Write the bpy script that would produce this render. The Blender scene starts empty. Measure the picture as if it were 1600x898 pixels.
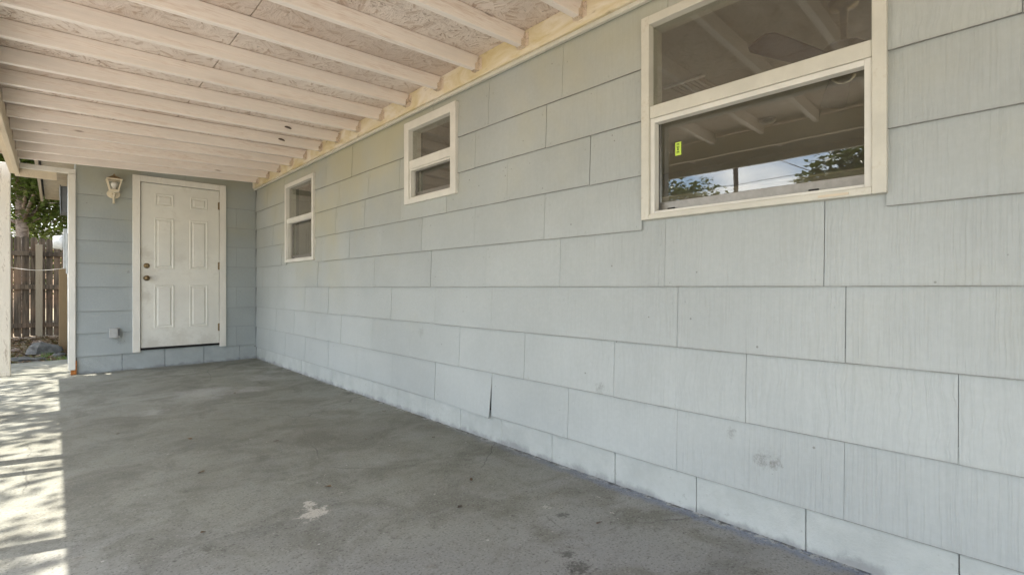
import bpy, math, random
from mathutils import Vector, Matrix, noise as mnoise
rnd = random.Random(7)
S = bpy.context.scene
COL = S.collection
R = math.radians

# ------------------------------------------------------------------ camera, sky, sun, exposure
THETA = math.atan(715 / 765)
EYE = 0.95
cd = bpy.data.cameras.new('camera'); cam = bpy.data.objects.new('camera', cd); COL.objects.link(cam)
cd.sensor_width = 36; cd.lens = 36 * 765 / 1600; cd.clip_start = 0.02; cd.clip_end = 600
cam.location = (0, 0, EYE); cam.rotation_euler = (R(90), 0, -THETA)
S.camera = cam

SUN_EL = R(68.8)
SUN_H = Vector((-0.957, 0.29, 0)).normalized()          # horizontal direction towards the sun
sun_dir = Vector((SUN_H.x * math.cos(SUN_EL), SUN_H.y * math.cos(SUN_EL), math.sin(SUN_EL)))
W = bpy.data.worlds.new('World'); S.world = W; W.use_nodes = True
wn = W.node_tree; bg = wn.nodes['Background']
sky = wn.nodes.new('ShaderNodeTexSky'); sky.sky_type = 'NISHITA'; sky.sun_disc = False
sky.sun_elevation = SUN_EL; sky.sun_rotation = math.atan2(SUN_H.x, SUN_H.y)
sky.air_density = 1.0; sky.dust_density = 1.2
tc = wn.nodes.new('ShaderNodeTexCoord')
mp = wn.nodes.new('ShaderNodeMapping'); mp.inputs['Scale'].default_value = (1.6, 1.6, 4.5)
cn = wn.nodes.new('ShaderNodeTexNoise'); cn.inputs['Scale'].default_value = 2.2; cn.inputs['Detail'].default_value = 7
cr = wn.nodes.new('ShaderNodeValToRGB'); cr.color_ramp.elements[0].position = 0.45; cr.color_ramp.elements[1].position = 0.64
cm = wn.nodes.new('ShaderNodeMixRGB'); cm.inputs[2].default_value = (11.5, 11.3, 11.0, 1)
wn.links.new(tc.outputs['Generated'], mp.inputs[0]); wn.links.new(mp.outputs[0], cn.inputs[0])
wn.links.new(cn.outputs[0], cr.inputs[0]); wn.links.new(cr.outputs[0], cm.inputs[0])
wn.links.new(sky.outputs[0], cm.inputs[1]); wn.links.new(cm.outputs[0], bg.inputs[0])
bg.inputs[1].default_value = 0.14
sl = bpy.data.lights.new('sun', 'SUN'); sl.energy = 3.25; sl.angle = R(0.53); sl.color = (1, 0.94, 0.865)
so = bpy.data.objects.new('sun', sl); COL.objects.link(so)
so.rotation_euler = (-sun_dir).to_track_quat('-Z', 'Y').to_euler(); so.location = (-6, 4, 14)
S.view_settings.view_transform = 'Standard'; S.view_settings.look = 'None'
S.view_settings.gamma = 1; S.view_settings.exposure = 1.92
S.render.engine = 'CYCLES'
S.cycles.max_bounces = 10; S.cycles.diffuse_bounces = 6; S.cycles.glossy_bounces = 4; S.cycles.transparent_max_bounces = 12

# ------------------------------------------------------------------ material helpers
class NT:
    def __init__(s, name):
        s.m = bpy.data.materials.new(name); s.m.use_nodes = True
        s.t = s.m.node_tree; s.p = s.t.nodes['Principled BSDF']; s.out = s.t.nodes['Material Output']
    def n(s, typ, ins=None, **props):
        o = s.t.nodes.new('ShaderNode' + typ)
        for k, v in props.items(): setattr(o, k, v)
        for k, v in (ins or {}).items(): s.set(o.inputs[k], v)
        return o
    def set(s, sock, v):
        if isinstance(v, bpy.types.Node): v = v.outputs[0]
        if isinstance(v, bpy.types.NodeSocket): s.t.links.new(v, sock)
        else:
            if isinstance(v, tuple) and len(v) == 3 and sock.type == 'RGBA': v = v + (1,)
            sock.default_value = v
    def math(s, op, a, b=0.0, c=0.0, clamp=False):
        return s.n('Math', {0: a, 1: b, 2: c}, operation=op, use_clamp=clamp)
    def mix(s, f, a, b, mode='MIX'):
        return s.n('MixRGB', {0: f, 1: a, 2: b}, blend_type=mode)
    def ramp(s, f, lo, hi, a=0.0, b=1.0):
        return s.n('MapRange', {0: f, 1: lo, 2: hi, 3: a, 4: b}, interpolation_type='SMOOTHSTEP')
    def pos(s): 
        if not hasattr(s, '_pos'): s._pos = s.n('NewGeometry').outputs['Position']
        return s._pos
    def xyz(s):
        if not hasattr(s, '_xyz'): s._xyz = s.n('SeparateXYZ', {0: s.pos()})
        return s._xyz.outputs
    def scaled(s, sc, off=None):
        m = s.n('Mapping', {0: s.pos()}); m.inputs['Scale'].default_value = sc
        if off is not None: s.set(m.inputs['Location'], off)
        return m
    def noise(s, scale=1.0, detail=4.0, rough=0.55, vec=None, dist=0.0):
        return s.n('TexNoise', {'Vector': vec if vec is not None else s.pos(), 'Scale': scale, 'Detail': detail, 'Roughness': rough, 'Distortion': dist})
    def bump(s, h, strength=0.3, dist=0.01, normal=None):
        b = s.n('Bump', {'Strength': strength, 'Distance': dist, 'Height': h})
        if normal is not None: s.set(b.inputs['Normal'], normal)
        return b
    def fin(s, col, rough=0.6, normal=None, spec=0.4, metal=0.0):
        s.set(s.p.inputs['Base Color'], col); s.set(s.p.inputs['Roughness'], rough)
        s.p.inputs['Specular IOR Level'].default_value = spec; s.p.inputs['Metallic'].default_value = metal
        if normal is not None: s.set(s.p.inputs['Normal'], normal)
        return s.m
    def spot(s, c, rad, wob=0.5, wscale=30.0, soft=0.35):
        """soft irregular blotch centred at world point c"""
        d = s.n('VectorMath', {0: s.pos(), 1: c}, operation='DISTANCE').outputs['Value']
        nz = s.noise(wscale, 4, 0.65)
        dd = s.math('ADD', d, s.math('MULTIPLY', s.math('SUBTRACT', nz, 0.5), rad * wob * 4))
        return s.ramp(dd, rad * (1 - soft), rad * (1 + soft), 1.0, 0.0)

def siding_mat(name, col, horiz, scuffs=()):
    k = NT(name)
    oi = k.n('ObjectInfo').outputs['Random']
    x = k.xyz()[horiz]; z = k.xyz()[2]
    off = k.math('MULTIPLY', oi, 37.0)
    wob = k.noise(7.0, 2, 0.5, vec=k.n('CombineXYZ', {0: k.math('MULTIPLY', x, 1.4), 1: k.math('MULTIPLY', z, 1.0), 2: off}))
    u = k.math('ADD', k.math('MULTIPLY', x, 175.0), k.math('MULTIPLY', k.math('SUBTRACT', wob, 0.5), k.math('ADD', 1.2, k.math('MULTIPLY', k.math('POWER', oi, 2.5), 9.0))))
    gv = k.n('CombineXYZ', {0: u, 1: k.math('MULTIPLY', z, 3.0), 2: off})
    g = k.noise(1.0, 3, 0.5, vec=gv)
    g2 = k.noise(0.28, 2, 0.5, vec=gv)
    grain = k.math('ADD', k.math('MULTIPLY', g, 0.7), k.math('MULTIPLY', g2, 0.5))
    tone = k.noise(1.1, 4, 0.6)
    fine = k.noise(55.0, 3, 0.6)
    v = k.math('ADD', k.ramp(tone, 0.3, 0.7, 0.93, 1.05), k.math('MULTIPLY', k.math('SUBTRACT', oi, 0.5), 0.07))
    v = k.math('MULTIPLY', v, k.ramp(fine, 0.3, 0.75, 0.97, 1.02))
    amp = k.math('MULTIPLY', k.ramp(k.xyz()[1], 2.6, 0.4, 0.22, 1.0), k.ramp(k.noise(1.7, 3, 0.5), 0.3, 0.65, 0.35, 1.0))
    v = k.math('MULTIPLY', v, k.math('ADD', 1.0, k.math('MULTIPLY', amp, k.ramp(g, 0.36, 0.56, -0.042, 0.015))))
    c = k.mix(1.0, col, k.n('CombineColor', {0: v, 1: v, 2: v}), 'MULTIPLY')
    # yellowish drifts painting in warm ceiling bounce, stronger higher up; dust specks
    bounce_tint = k.ramp(k.math('ADD', k.noise(0.75, 5, 0.62, dist=0.4), k.math('MULTIPLY', k.math('SUBTRACT', z, 1.35), 0.22)), 0.42, 0.86, 0.0, 0.75)
    c = k.mix(bounce_tint, c, (col[0] * 1.14, col[1] * 1.0, col[2] * 0.66))
    speck = k.n('TexVoronoi', {'Vector': k.pos(), 'Scale': 9.0, 'Randomness': 1.0}, feature='F1').outputs['Distance']
    c = k.mix(k.ramp(speck, 0.03, 0.05, 0.55, 0.0), c, (0.12, 0.11, 0.09))
    drip = k.noise(1.0, 4, 0.6, vec=k.n('CombineXYZ', {0: k.math('MULTIPLY', x, 6.0), 1: k.math('MULTIPLY', z, 0.5), 2: 3.0}))
    c = k.mix(k.ramp(drip, 0.6, 0.8, 0.0, 0.14), c, (0.25, 0.23, 0.18))
    gz = k.n('SeparateXYZ', {0: k.n('TexCoord').outputs['Generated']}).outputs[2]
    edge_line = k.math('MULTIPLY', k.ramp(gz, 0.0105, 0.004, 0, 1), k.ramp(k.noise(5, 5, 0.75), 0.3, 0.65, 0.28, 0.70))  # thin darker line along the bottom edge of each shingle
    c = k.mix(edge_line, c, (0.10, 0.095, 0.08))
    c = k.mix(k.ramp(gz, 0.05, 0.0, 0, 0.10), c, (0.25, 0.24, 0.2))
    for (p, r, a) in scuffs:
        c = k.mix(k.math('MULTIPLY', k.math('MULTIPLY', k.spot(p, r, 1.0, 45.0, 0.7), k.ramp(k.noise(150, 4, 0.7), 0.35, 0.6, 0.25, 1)), a * 1.2), c, (0.13, 0.12, 0.10))
    b = k.bump(k.math('MULTIPLY', grain, amp), 0.8, 0.006)
    b = k.bump(k.noise(14, 3), 0.12, 0.01, b)
    return k.fin(c, 0.62, b, 0.3)

def paint_mat(name, col, dirt=(0.20, 0.16, 0.11), amount=0.35, scale=3.0, grain=(1, 1, 1), rough=0.55, bump=0.25, lo=0.55, hi=0.78, chips=None, knots=False, marks=()):
    k = NT(name)
    v = k.scaled(grain)
    a = k.noise(scale, 6, 0.62, vec=v)
    b_ = k.noise(scale * 9, 4, 0.6, vec=v)
    c = k.mix(k.ramp(a, 0.3, 0.7, 0, 1), tuple(x * 0.92 for x in col), tuple(min(1, x * 1.05) for x in col))
    c = k.mix(k.ramp(k.math('ADD', k.math('MULTIPLY', a, 0.6), k.math('MULTIPLY', b_, 0.4)), lo, hi, 0, amount), c, dirt)
    if chips:
        ch = k.noise(scale * 4, 6, 0.7, vec=v)
        c = k.mix(k.ramp(ch, chips[0], chips[0] + 0.03, 0, 1), c, chips[1])
    for (p_, r_, a_) in marks:
        c = k.mix(k.math('MULTIPLY', k.spot(p_, r_, 0.9, 18.0, 0.9), a_), c, dirt)
    if knots:
        kv = k.n('TexVoronoi', {'Vector': k.scaled((2.2, 2.448, 9.0)), 'Scale': 1.0}, feature='F1').outputs['Distance']
        c = k.mix(k.ramp(k.math('ADD', kv, k.math('MULTIPLY', k.math('SUBTRACT', b_, 0.5), 0.1)), 0.03, 0.10, 0.6, 0), c, (0.20, 0.10, 0.05))
        kr = k.noise(1.0, 4, 0.6, vec=k.scaled((0.8, 2.448, 6)))
        c = k.mix(k.ramp(kr, 0.58, 0.75, 0, 0.4), c, (0.55, 0.36, 0.24))
    n = k.bump(b_, bump, 0.004)
    return k.fin(c, rough, n, 0.35)

def plain(name, col, rough=0.5, metal=0.0, var=0.12, scale=20.0, spec=0.4):
    k = NT(name); a = k.noise(scale, 4)
    c = k.mix(k.ramp(a, 0.3, 0.7), tuple(x * (1 - var) for x in col), tuple(min(1, x * (1 + var)) for x in col))
    return k.fin(c, rough, k.bump(a, 0.15, 0.003), spec, metal)

M = {}
SID = (0.420, 0.445, 0.432)
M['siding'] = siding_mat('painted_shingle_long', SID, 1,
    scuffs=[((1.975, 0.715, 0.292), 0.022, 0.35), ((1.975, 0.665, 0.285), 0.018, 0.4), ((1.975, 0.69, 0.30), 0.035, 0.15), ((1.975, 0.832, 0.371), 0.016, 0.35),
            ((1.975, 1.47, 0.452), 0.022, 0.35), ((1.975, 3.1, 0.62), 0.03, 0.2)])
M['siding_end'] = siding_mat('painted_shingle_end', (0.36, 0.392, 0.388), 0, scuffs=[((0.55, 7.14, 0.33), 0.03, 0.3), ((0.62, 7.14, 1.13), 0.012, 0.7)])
M['sheathing'] = plain('sheathing_board', (0.10, 0.095, 0.08), 0.9)
M['cream'] = paint_mat('cream_trim_paint', (0.60, 0.58, 0.50), dirt=(0.32, 0.22, 0.11), amount=0.4, scale=7, lo=0.55, hi=0.74)
M['white_alu'] = paint_mat('white_window_paint', (0.69, 0.672, 0.61), amount=0.3, scale=6, lo=0.58, hi=0.8, rough=0.42, bump=0.08)
M['joist'] = paint_mat('joist_cream_paint', (0.90, 0.82, 0.745), dirt=(0.50, 0.33, 0.22), amount=0.5, scale=4, grain=(0.35, 3, 4), bump=0.35, lo=0.50, hi=0.72, knots=True)
M['beam'] = paint_mat('beam_worn_paint', (0.66, 0.57, 0.43), dirt=(0.22, 0.14, 0.07), amount=0.55, scale=3, grain=(3, 0.6, 3), bump=0.35, lo=0.5, hi=0.75)
M['post'] = paint_mat('post_flaking_paint', (0.68, 0.62, 0.51), dirt=(0.20, 0.13, 0.07), amount=0.7, scale=4, grain=(5, 5, 0.7), bump=0.6, lo=0.52, hi=0.66)
M['door'] = paint_mat('door_paint', (0.75, 0.735, 0.665), dirt=(0.33, 0.28, 0.20), amount=0.35, scale=2.2, bump=0.05, lo=0.52, hi=0.78, rough=0.4, marks=[((0.79, 7.147, 1.13), 0.10, 0.22), ((0.77, 7.147, 1.35), 0.06, 0.3), ((0.76, 7.147, 0.85), 0.06, 0.3), ((1.1, 7.147, 0.33), 0.10, 0.22), ((1.4, 7.147, 0.27), 0.08, 0.25), ((0.85, 7.147, 0.27), 0.07, 0.25), ((1.14, 7.147, 1.3), 0.05, 0.15)])
M['casing'] = paint_mat('door_casing_paint', (0.77, 0.745, 0.67), dirt=(0.30, 0.24, 0.15), amount=0.4, scale=4, grain=(2, 2, 0.6), lo=0.54, hi=0.76)
M['dark'] = plain('dark_gap', (0.012, 0.011, 0.010), 0.8)
M['brass'] = plain('tarnished_brass', (0.22, 0.16, 0.085), 0.42, 0.9, 0.3, 60)
M['hanger'] = paint_mat('painted_steel_hanger', (0.72, 0.60, 0.47), dirt=(0.16, 0.09, 0.04), amount=0.85, scale=14, lo=0.47, hi=0.62)  # dirt deepened to paint in the shadow gaps at the joist ends
M['rot'] = plain('orange_rotten_wood', (0.36, 0.13, 0.03), 0.8, 0, 0.4, 30)
M['grey_metal'] = plain('grey_painted_metal', (0.42, 0.43, 0.42), 0.4, 0.2, 0.1, 15)
M['dark_metal'] = plain('dark_grey_metal', (0.13, 0.13, 0.125), 0.45, 0.2, 0.1, 10)
M['meter'] = plain('meter_enamel', (0.62, 0.63, 0.62), 0.4)
M['alu'] = plain('grey_aluminium', (0.26, 0.245, 0.22), 0.35, 0.6, 0.1, 40)
M['lamp_white'] = paint_mat('lantern_paint', (0.74, 0.66, 0.50), dirt=(0.25, 0.16, 0.08), amount=0.5, scale=20, lo=0.52, hi=0.72)
M['lamp_roof'] = plain('lantern_rusty_roof', (0.26, 0.19, 0.10), 0.6, 0, 0.3, 30)
M['soffit'] = plain('soffit_board', (0.46, 0.40, 0.32), 0.6)
M['pole'] = plain('weathered_pole', (0.12, 0.09, 0.07), 0.9, 0, 0.3, 10)
M['wire'] = plain('black_wire', (0.02, 0.02, 0.02), 0.6)
M['room'] = plain('room_wall_paint', (0.48, 0.43, 0.36), 0.8, 0, 0.04, 3)
M['room_ceiling'] = plain('room_ceiling_paint', (0.46, 0.425, 0.36), 0.85, 0, 0.06, 60)
M['room_floor'] = plain('room_floor_tile', (0.42, 0.36, 0.29), 0.5, 0, 0.1, 4)
M['fan_wood'] = plain('fan_blade_wood', (0.045, 0.018, 0.012), 0.45, 0, 0.25, 9)
M['fan_metal'] = plain('fan_brass', (0.42, 0.36, 0.26), 0.3, 0.6, 0.1, 20)
M['plastic'] = plain('white_plastic', (0.75, 0.73, 0.68), 0.5)
M['tag'] = plain('lime_sticker', (0.55, 0.72, 0.10), 0.6, 0, 0.03)
M['ink'] = plain('dark_ink', (0.07, 0.12, 0.02), 0.7)
M['roof'] = plain('roof_shingle', (0.16, 0.15, 0.14), 0.9, 0, 0.3, 25)
M['peach'] = plain('peach_stucco', (0.58, 0.40, 0.26), 0.9)
M['rock'] = NT('grey_rock')
k = M['rock']; a = k.noise(9, 6, 0.65); M['rock'] = k.fin(k.mix(k.ramp(a, .3, .7), (0.06, 0.06, 0.055), (0.16, 0.155, 0.14)), 0.9, k.bump(a, 0.6, 0.02))
M['pebble'] = plain('pale_rubble', (0.26, 0.20, 0.15), 0.9, 0, 0.35, 12)
M['rope'] = plain('white_rope', (0.5, 0.48, 0.42), 0.8)

def osb_mat():
    k = NT('painted_osb')
    v1 = k.n('TexVoronoi', {'Vector': k.scaled((1, 1, 1)), 'Scale': 16.0}, feature='F1')
    ang = k.math('MULTIPLY', k.n('SeparateColor', {0: v1.outputs['Color']}), 6.28)
    rot = k.n('VectorRotate', {'Vector': k.pos(), 'Angle': ang}, rotation_type='Z_AXIS')
    st = k.n('Mapping', {0: rot}); st.inputs['Scale'].default_value = (5, 38, 5)
    strand = k.noise(1.0, 4, 0.6, vec=st, dist=0.6)
    edge = k.ramp(v1.outputs['Distance'], 0.2, 0.75, 0, 1)
    sq = k.noise(22, 5, 0.7, dist=2.2)
    h = k.math('ADD', k.math('MULTIPLY', strand, 0.7), k.math('ADD', k.math('MULTIPLY', sq, 0.6), k.math('MULTIPLY', edge, 0.25)))
    big = k.noise(1.3, 5, 0.6)
    c = k.mix(k.ramp(big, 0.3, 0.7), (0.64, 0.53, 0.45), (0.86, 0.77, 0.69))
    c = k.mix(k.ramp(strand, 0.50, 0.68, 0, 0.6), c, (0.40, 0.26, 0.17))
    # worm-like bare strands, stronger in patches
    wm = k.math('MULTIPLY', k.ramp(sq, 0.56, 0.64, 0, 1), k.ramp(k.noise(1.7, 4, 0.6), 0.46, 0.62, 0.0, 0.9))
    c = k.mix(k.math('MULTIPLY', wm, 0.85), c, (0.22, 0.125, 0.065))
    mold = k.math('MULTIPLY', k.ramp(k.noise(34, 5, 0.7), 0.62, 0.7, 0, 1), k.ramp(k.noise(2.3, 4, 0.6), 0.50, 0.66, 0, 0.9))
    c = k.mix(mold, c, (0.05, 0.04, 0.03))
    return k.fin(c, 0.75, k.bump(h, 1.0, 0.010), 0.25)
M['osb'] = osb_mat()

def ledger_mat():
    k = NT('stained_ledger_paint')
    a = k.noise(1.0, 6, 0.65, vec=k.scaled((4, 2.4, 7)), dist=0.7)
    b = k.noise(1.0, 5, 0.6, vec=k.scaled((5, 9, 26)))
    c = k.mix(k.ramp(a, 0.36, 0.62), (0.78, 0.71, 0.59), (0.64, 0.54, 0.32))
    c = k.mix(k.ramp(a, 0.56, 0.74, 0, 0.5), c, (0.48, 0.35, 0.14))
    c = k.mix(k.ramp(b, 0.6, 0.75, 0, 0.45), c, (0.25, 0.17, 0.08))
    return k.fin(c, 0.6, k.bump(b, 0.35, 0.006), 0.35)
M['ledger'] = ledger_mat()

def floor_mat():
    k = NT('painted_concrete_floor')
    X, Y, Z = k.xyz()[0], k.xyz()[1], k.xyz()[2]
    big = k.noise(0.55, 6, 0.62, dist=0.5); mid = k.noise(2.6, 7, 0.66, dist=0.6); fine = k.noise(26, 6, 0.7)
    st = k.noise(1.0, 6, 0.62, vec=k.scaled((1.1, 4.0, 1)), dist=0.8)
    c = k.mix(k.ramp(big, 0.36, 0.64), (0.212, 0.212, 0.168), (0.290, 0.292, 0.246))
    c = k.mix(k.ramp(k.math('ADD', k.math('MULTIPLY', Y, -0.32), k.math('MULTIPLY', k.noise(0.8, 5, 0.6), 1.5)), -0.25, 0.65, 0, 0.65), c, (0.275, 0.278, 0.288))
    c = k.mix(k.ramp(mid, 0.44, 0.64, 0, 0.6), c, (0.142, 0.138, 0.106))
    c = k.mix(k.ramp(st, 0.52, 0.74, 0, 0.45), c, (0.090, 0.089, 0.077))
    c = k.mix(k.ramp(st, 0.44, 0.26, 0, 0.22), c, (0.25, 0.245, 0.22))
    c = k.mix(k.ramp(fine, 0.52, 0.70, 0, 0.55), c, (0.085, 0.078, 0.066))
    c = k.mix(k.ramp(fine, 0.45, 0.28, 0, 0.5), c, (0.32, 0.305, 0.275))
    c = k.mix(k.ramp(k.noise(1.0, 5, 0.65, dist=0.8), 0.50, 0.70, 0, 0.35), c, (0.125, 0.115, 0.088))
    c = k.mix(k.ramp(k.noise(6.5, 7, 0.75), 0.55, 0.70, 0, 0.35), c, (0.28, 0.275, 0.255))
    rust = k.math('MULTIPLY', k.ramp(k.noise(3.4, 5, 0.7), 0.62, 0.74, 0, 0.35), 1.0)
    c = k.mix(rust, c, (0.17, 0.115, 0.07))
    # chipped paint
    chip = k.noise(12, 6, 0.72, dist=0.3)
    c = k.mix(k.math('MULTIPLY', k.ramp(chip, 0.655, 0.675, 0, 0.8), k.ramp(k.noise(1.2, 3), 0.46, 0.6)), c, (0.50, 0.47, 0.42))
    vo = k.n('TexVoronoi', {'Vector': k.pos(), 'Scale': 7.0}, feature='F1').outputs['Distance']
    c = k.mix(k.ramp(vo, 0.03, 0.05, 0.8, 0.0), c, (0.50, 0.48, 0.44))
    vo2 = k.n('TexVoronoi', {'Vector': k.scaled((1, 1, 1), (3.3, 1.7, 0)), 'Scale': 5.0}, feature='F1').outputs['Distance']
    c = k.mix(k.ramp(k.math('ADD', vo2, k.math('MULTIPLY', k.math('SUBTRACT', fine, 0.5), 0.12)), 0.012, 0.05, 0.6, 0.0), c, (0.045, 0.042, 0.036))
    bare = k.math('MAXIMUM', k.spot((0.80, 2.08, 0), 0.050, 1.2, 22.0, 0.3), k.spot((0.82, 2.18, 0), 0.026, 0.9, 30.0, 0.2))
    bare = k.math('MULTIPLY', bare, k.ramp(k.noise(48, 5, 0.75), 0.34, 0.46, 0.1, 1))
    c = k.mix(bare, c, (0.50, 0.47, 0.40))
    for (p, r, a_) in [((1.02, 5.15, 0), 0.20, 0.45), ((1.35, 5.0, 0), 0.12, 0.4), ((0.55, 4.6, 0), 0.07, 0.5), ((1.62, 5.55, 0), 0.16, 0.35)]:
        c = k.mix(k.math('MULTIPLY', k.spot(p, r, 1.0, 9.0, 0.6), a_), c, (0.42, 0.41, 0.38))
    for (p, r) in [((1.30, 1.06, 0), 0.035), ((1.34, 1.14, 0), 0.02), ((1.29, 0.80, 0), 0.022), ((0.95, 1.2, 0), 0.018), ((1.55, 1.35, 0), 0.02), ((0.2, 1.9, 0), 0.02)]:
        c = k.mix(k.math('MULTIPLY', k.spot(p, r, 1.3, 60.0, 0.6), 0.7), c, (0.045, 0.042, 0.038))
    # a long hairline repair across the slab
    w = k.math('MULTIPLY', k.math('SUBTRACT', k.noise(1.3, 3), 0.5), 0.22)
    line = k.math('ABSOLUTE', k.math('ADD', k.math('ADD', X, k.math('MULTIPLY', Y, 0.28)), k.math('SUBTRACT', w, 1.16)))
    c = k.mix(k.math('MULTIPLY', k.ramp(line, 0.002, 0.006, 0.32, 0), k.ramp(k.noise(3, 3), 0.42, 0.6)), c, (0.30, 0.29, 0.26))
    # blue and white paint slopped along the house wall
    e = k.math('ADD', X, k.math('MULTIPLY', k.math('SUBTRACT', k.noise(9, 5, 0.7), 0.5), 0.12))
    c = k.mix(k.math('MULTIPLY', k.ramp(e, 1.90, 1.955, 0, 0.7), k.ramp(Y, 3.2, 0.8)), c, (0.17, 0.21, 0.30))
    c = k.mix(k.math('MULTIPLY', k.ramp(e, 1.945, 1.975, 0, 0.75), k.ramp(k.noise(16, 4, 0.7), 0.42, 0.58)), c, (0.48, 0.49, 0.47))
    pit = k.noise(110, 3, 0.6)
    c = k.mix(k.ramp(pit, 0.56, 0.66, 0, 0.65), c, (0.06, 0.056, 0.05))
    c = k.mix(k.ramp(pit, 0.42, 0.30, 0, 0.6), c, (0.40, 0.39, 0.36))
    grit = k.math('MULTIPLY', k.ramp(e, 1.955, 1.985, 0, 0.8), k.ramp(k.noise(21, 5, 0.75), 0.46, 0.56))
    c = k.mix(grit, c, (0.05, 0.047, 0.042))
    cv = k.n('TexVoronoi', {'Vector': k.mix(0.12, k.pos(), k.noise(3.0, 4, 0.6).outputs['Color']), 'Scale': 0.75}, feature='DISTANCE_TO_EDGE').outputs['Distance']
    c = k.mix(k.math('MULTIPLY', k.ramp(cv, 0.0008, 0.0035, 0.6, 0), k.ramp(k.noise(1.9, 3), 0.48, 0.6)), c, (0.06, 0.056, 0.05))
    rough = k.ramp(mid, 0.3, 0.7, 0.48, 0.75)
    b = k.bump(k.math('ADD', k.math('MULTIPLY', mid, 1.0), k.math('MULTIPLY', fine, 0.25)), 0.35, 0.012)
    return k.fin(c, rough, b, 0.35)
M['floor'] = floor_mat()

def block_mat(name, col):
    k = NT(name)
    a = k.noise(6, 6, 0.68); f = k.noise(45, 5, 0.7)
    c = k.mix(k.ramp(a, 0.3, 0.7), tuple(x * 0.9 for x in col), tuple(x * 1.06 for x in col))
    c = k.mix(k.ramp(k.math('ADD', k.math('MULTIPLY', a, 0.45), k.math('MULTIPLY', f, 0.55)), 0.57, 0.7, 0, 0.45), c, (0.16, 0.15, 0.13))
    low = k.math('ADD', k.xyz()[2], k.math('MULTIPLY', k.math('SUBTRACT', a, 0.5), 0.14))
    c = k.mix(k.ramp(low, 0.035, 0.0, 0, 0.6), c, (0.20, 0.20, 0.20))      # splash-back dirt
    return k.fin(c, 0.75, k.bump(k.math('ADD', a, k.math('MULTIPLY', f, 0.4)), 0.5, 0.012), 0.3)
M['block'] = block_mat('painted_block_long', (0.45, 0.472, 0.448))
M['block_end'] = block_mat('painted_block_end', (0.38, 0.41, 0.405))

def glass_mat():
    k = NT('window_glass')
    bf = k.n('NewGeometry').outputs['Backfacing']
    fr = k.n('Fresnel', {'IOR': k.ramp(bf, 0.0, 1.0, 1.85, 1 / 1.85)})
    tr = k.n('BsdfTransparent', {'Color': (0.80, 0.80, 0.76)})
    gl = k.n('BsdfGlossy', {'Color': (1, 1, 1), 'Roughness': 0.004, 'Normal': k.bump(k.noise(2.5, 2), 0.02, 0.02)})
    du = k.n('BsdfDiffuse', {'Color': (0.36, 0.35, 0.31)})
    mx = k.n('MixShader', {0: fr, 1: tr, 2: gl})
    dust = k.ramp(k.noise(5, 5, 0.7), 0.35, 0.75, 0.025, 0.075)
    sp = k.n('TexVoronoi', {'Vector': k.pos(), 'Scale': 16.0}, feature='F1').outputs['Distance']
    dust = k.math('MAXIMUM', dust, k.ramp(sp, 0.02, 0.04, 0.35, 0.0))
    m2 = k.n('MixShader', {0: dust, 1: mx, 2: du})
    k.t.links.new(m2.outputs[0], k.out.inputs[0]); return k.m
M['glass'] = glass_mat()

def leaf_mat(name, a, b, trans=0.45):
    k = NT(name)
    nz = k.noise(1.4, 3); n2 = k.noise(11, 2)
    c = k.mix(k.ramp(k.math('ADD', k.math('MULTIPLY', nz, 0.5), k.math('MULTIPLY', n2, 0.5)), 0.35, 0.65), a, b)
    d = k.n('BsdfDiffuse', {'Color': c}); t = k.n('BsdfTranslucent', {'Color': k.mix(0.5, c, (0.20, 0.24, 0.03))})
    g = k.n('BsdfGlossy', {'Color': (1, 1, 1), 'Roughness': 0.35})
    mx = k.n('MixShader', {0: trans, 1: d, 2: t}); m2 = k.n('MixShader', {0: 0.05, 1: mx, 2: g})
    k.t.links.new(m2.outputs[0], k.out.inputs[0]); return k.m
M['leaf'] = leaf_mat('broad_leaf', (0.045, 0.085, 0.018), (0.10, 0.13, 0.025))
M['leaf_dark'] = leaf_mat('dark_leaf', (0.03, 0.06, 0.015), (0.06, 0.09, 0.02), 0.3)
M['grass'] = leaf_mat('grass_blade', (0.07, 0.16, 0.02), (0.14, 0.24, 0.04))
M['litter'] = leaf_mat('dry_leaf', (0.07, 0.04, 0.022), (0.20, 0.125, 0.07), 0.15)
def bark():
    k = NT('mottled_bark'); a = k.noise(1.0, 6, 0.7, vec=k.scaled((6, 6, 14)), dist=1.0)
    return k.fin(k.mix(k.ramp(a, 0.38, 0.62), (0.14, 0.10, 0.075), (0.36, 0.29, 0.235)), 0.9, k.bump(a, 0.6, 0.02))
M['bark'] = bark()
def fence_mat():
    k = NT('weathered_fence_wood'); oi = k.n('ObjectInfo').outputs['Random']
    g = k.noise(1.0, 6, 0.65, vec=k.scaled((26, 26, 1.6)), dist=0.4); st = k.noise(2.2, 4)
    c = k.mix(k.ramp(g, 0.35, 0.68), (0.05, 0.038, 0.025), (0.16, 0.122, 0.082))
    c = k.mix(k.ramp(st, 0.45, 0.7, 0, 0.5), c, (0.22, 0.13, 0.075))
    v = k.math('ADD', 0.8, k.math('MULTIPLY', oi, 0.4))
    c = k.mix(1.0, c, k.n('CombineColor', {0: v, 1: v, 2: v}), 'MULTIPLY')
    return k.fin(c, 0.85, k.bump(g, 0.4, 0.006))
M['fence'] = fence_mat()
M['new_wood'] = paint_mat('yellow_pine', (0.23, 0.155, 0.075), dirt=(0.15, 0.09, 0.04), amount=0.6, scale=3, grain=(8, 8, 0.8), lo=0.48, hi=0.72)
M['fence_post'] = paint_mat('grey_green_pine', (0.26, 0.215, 0.145), dirt=(0.12, 0.08, 0.045), amount=0.6, scale=3, grain=(8, 8, 0.8), lo=0.48, hi=0.72)
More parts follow.
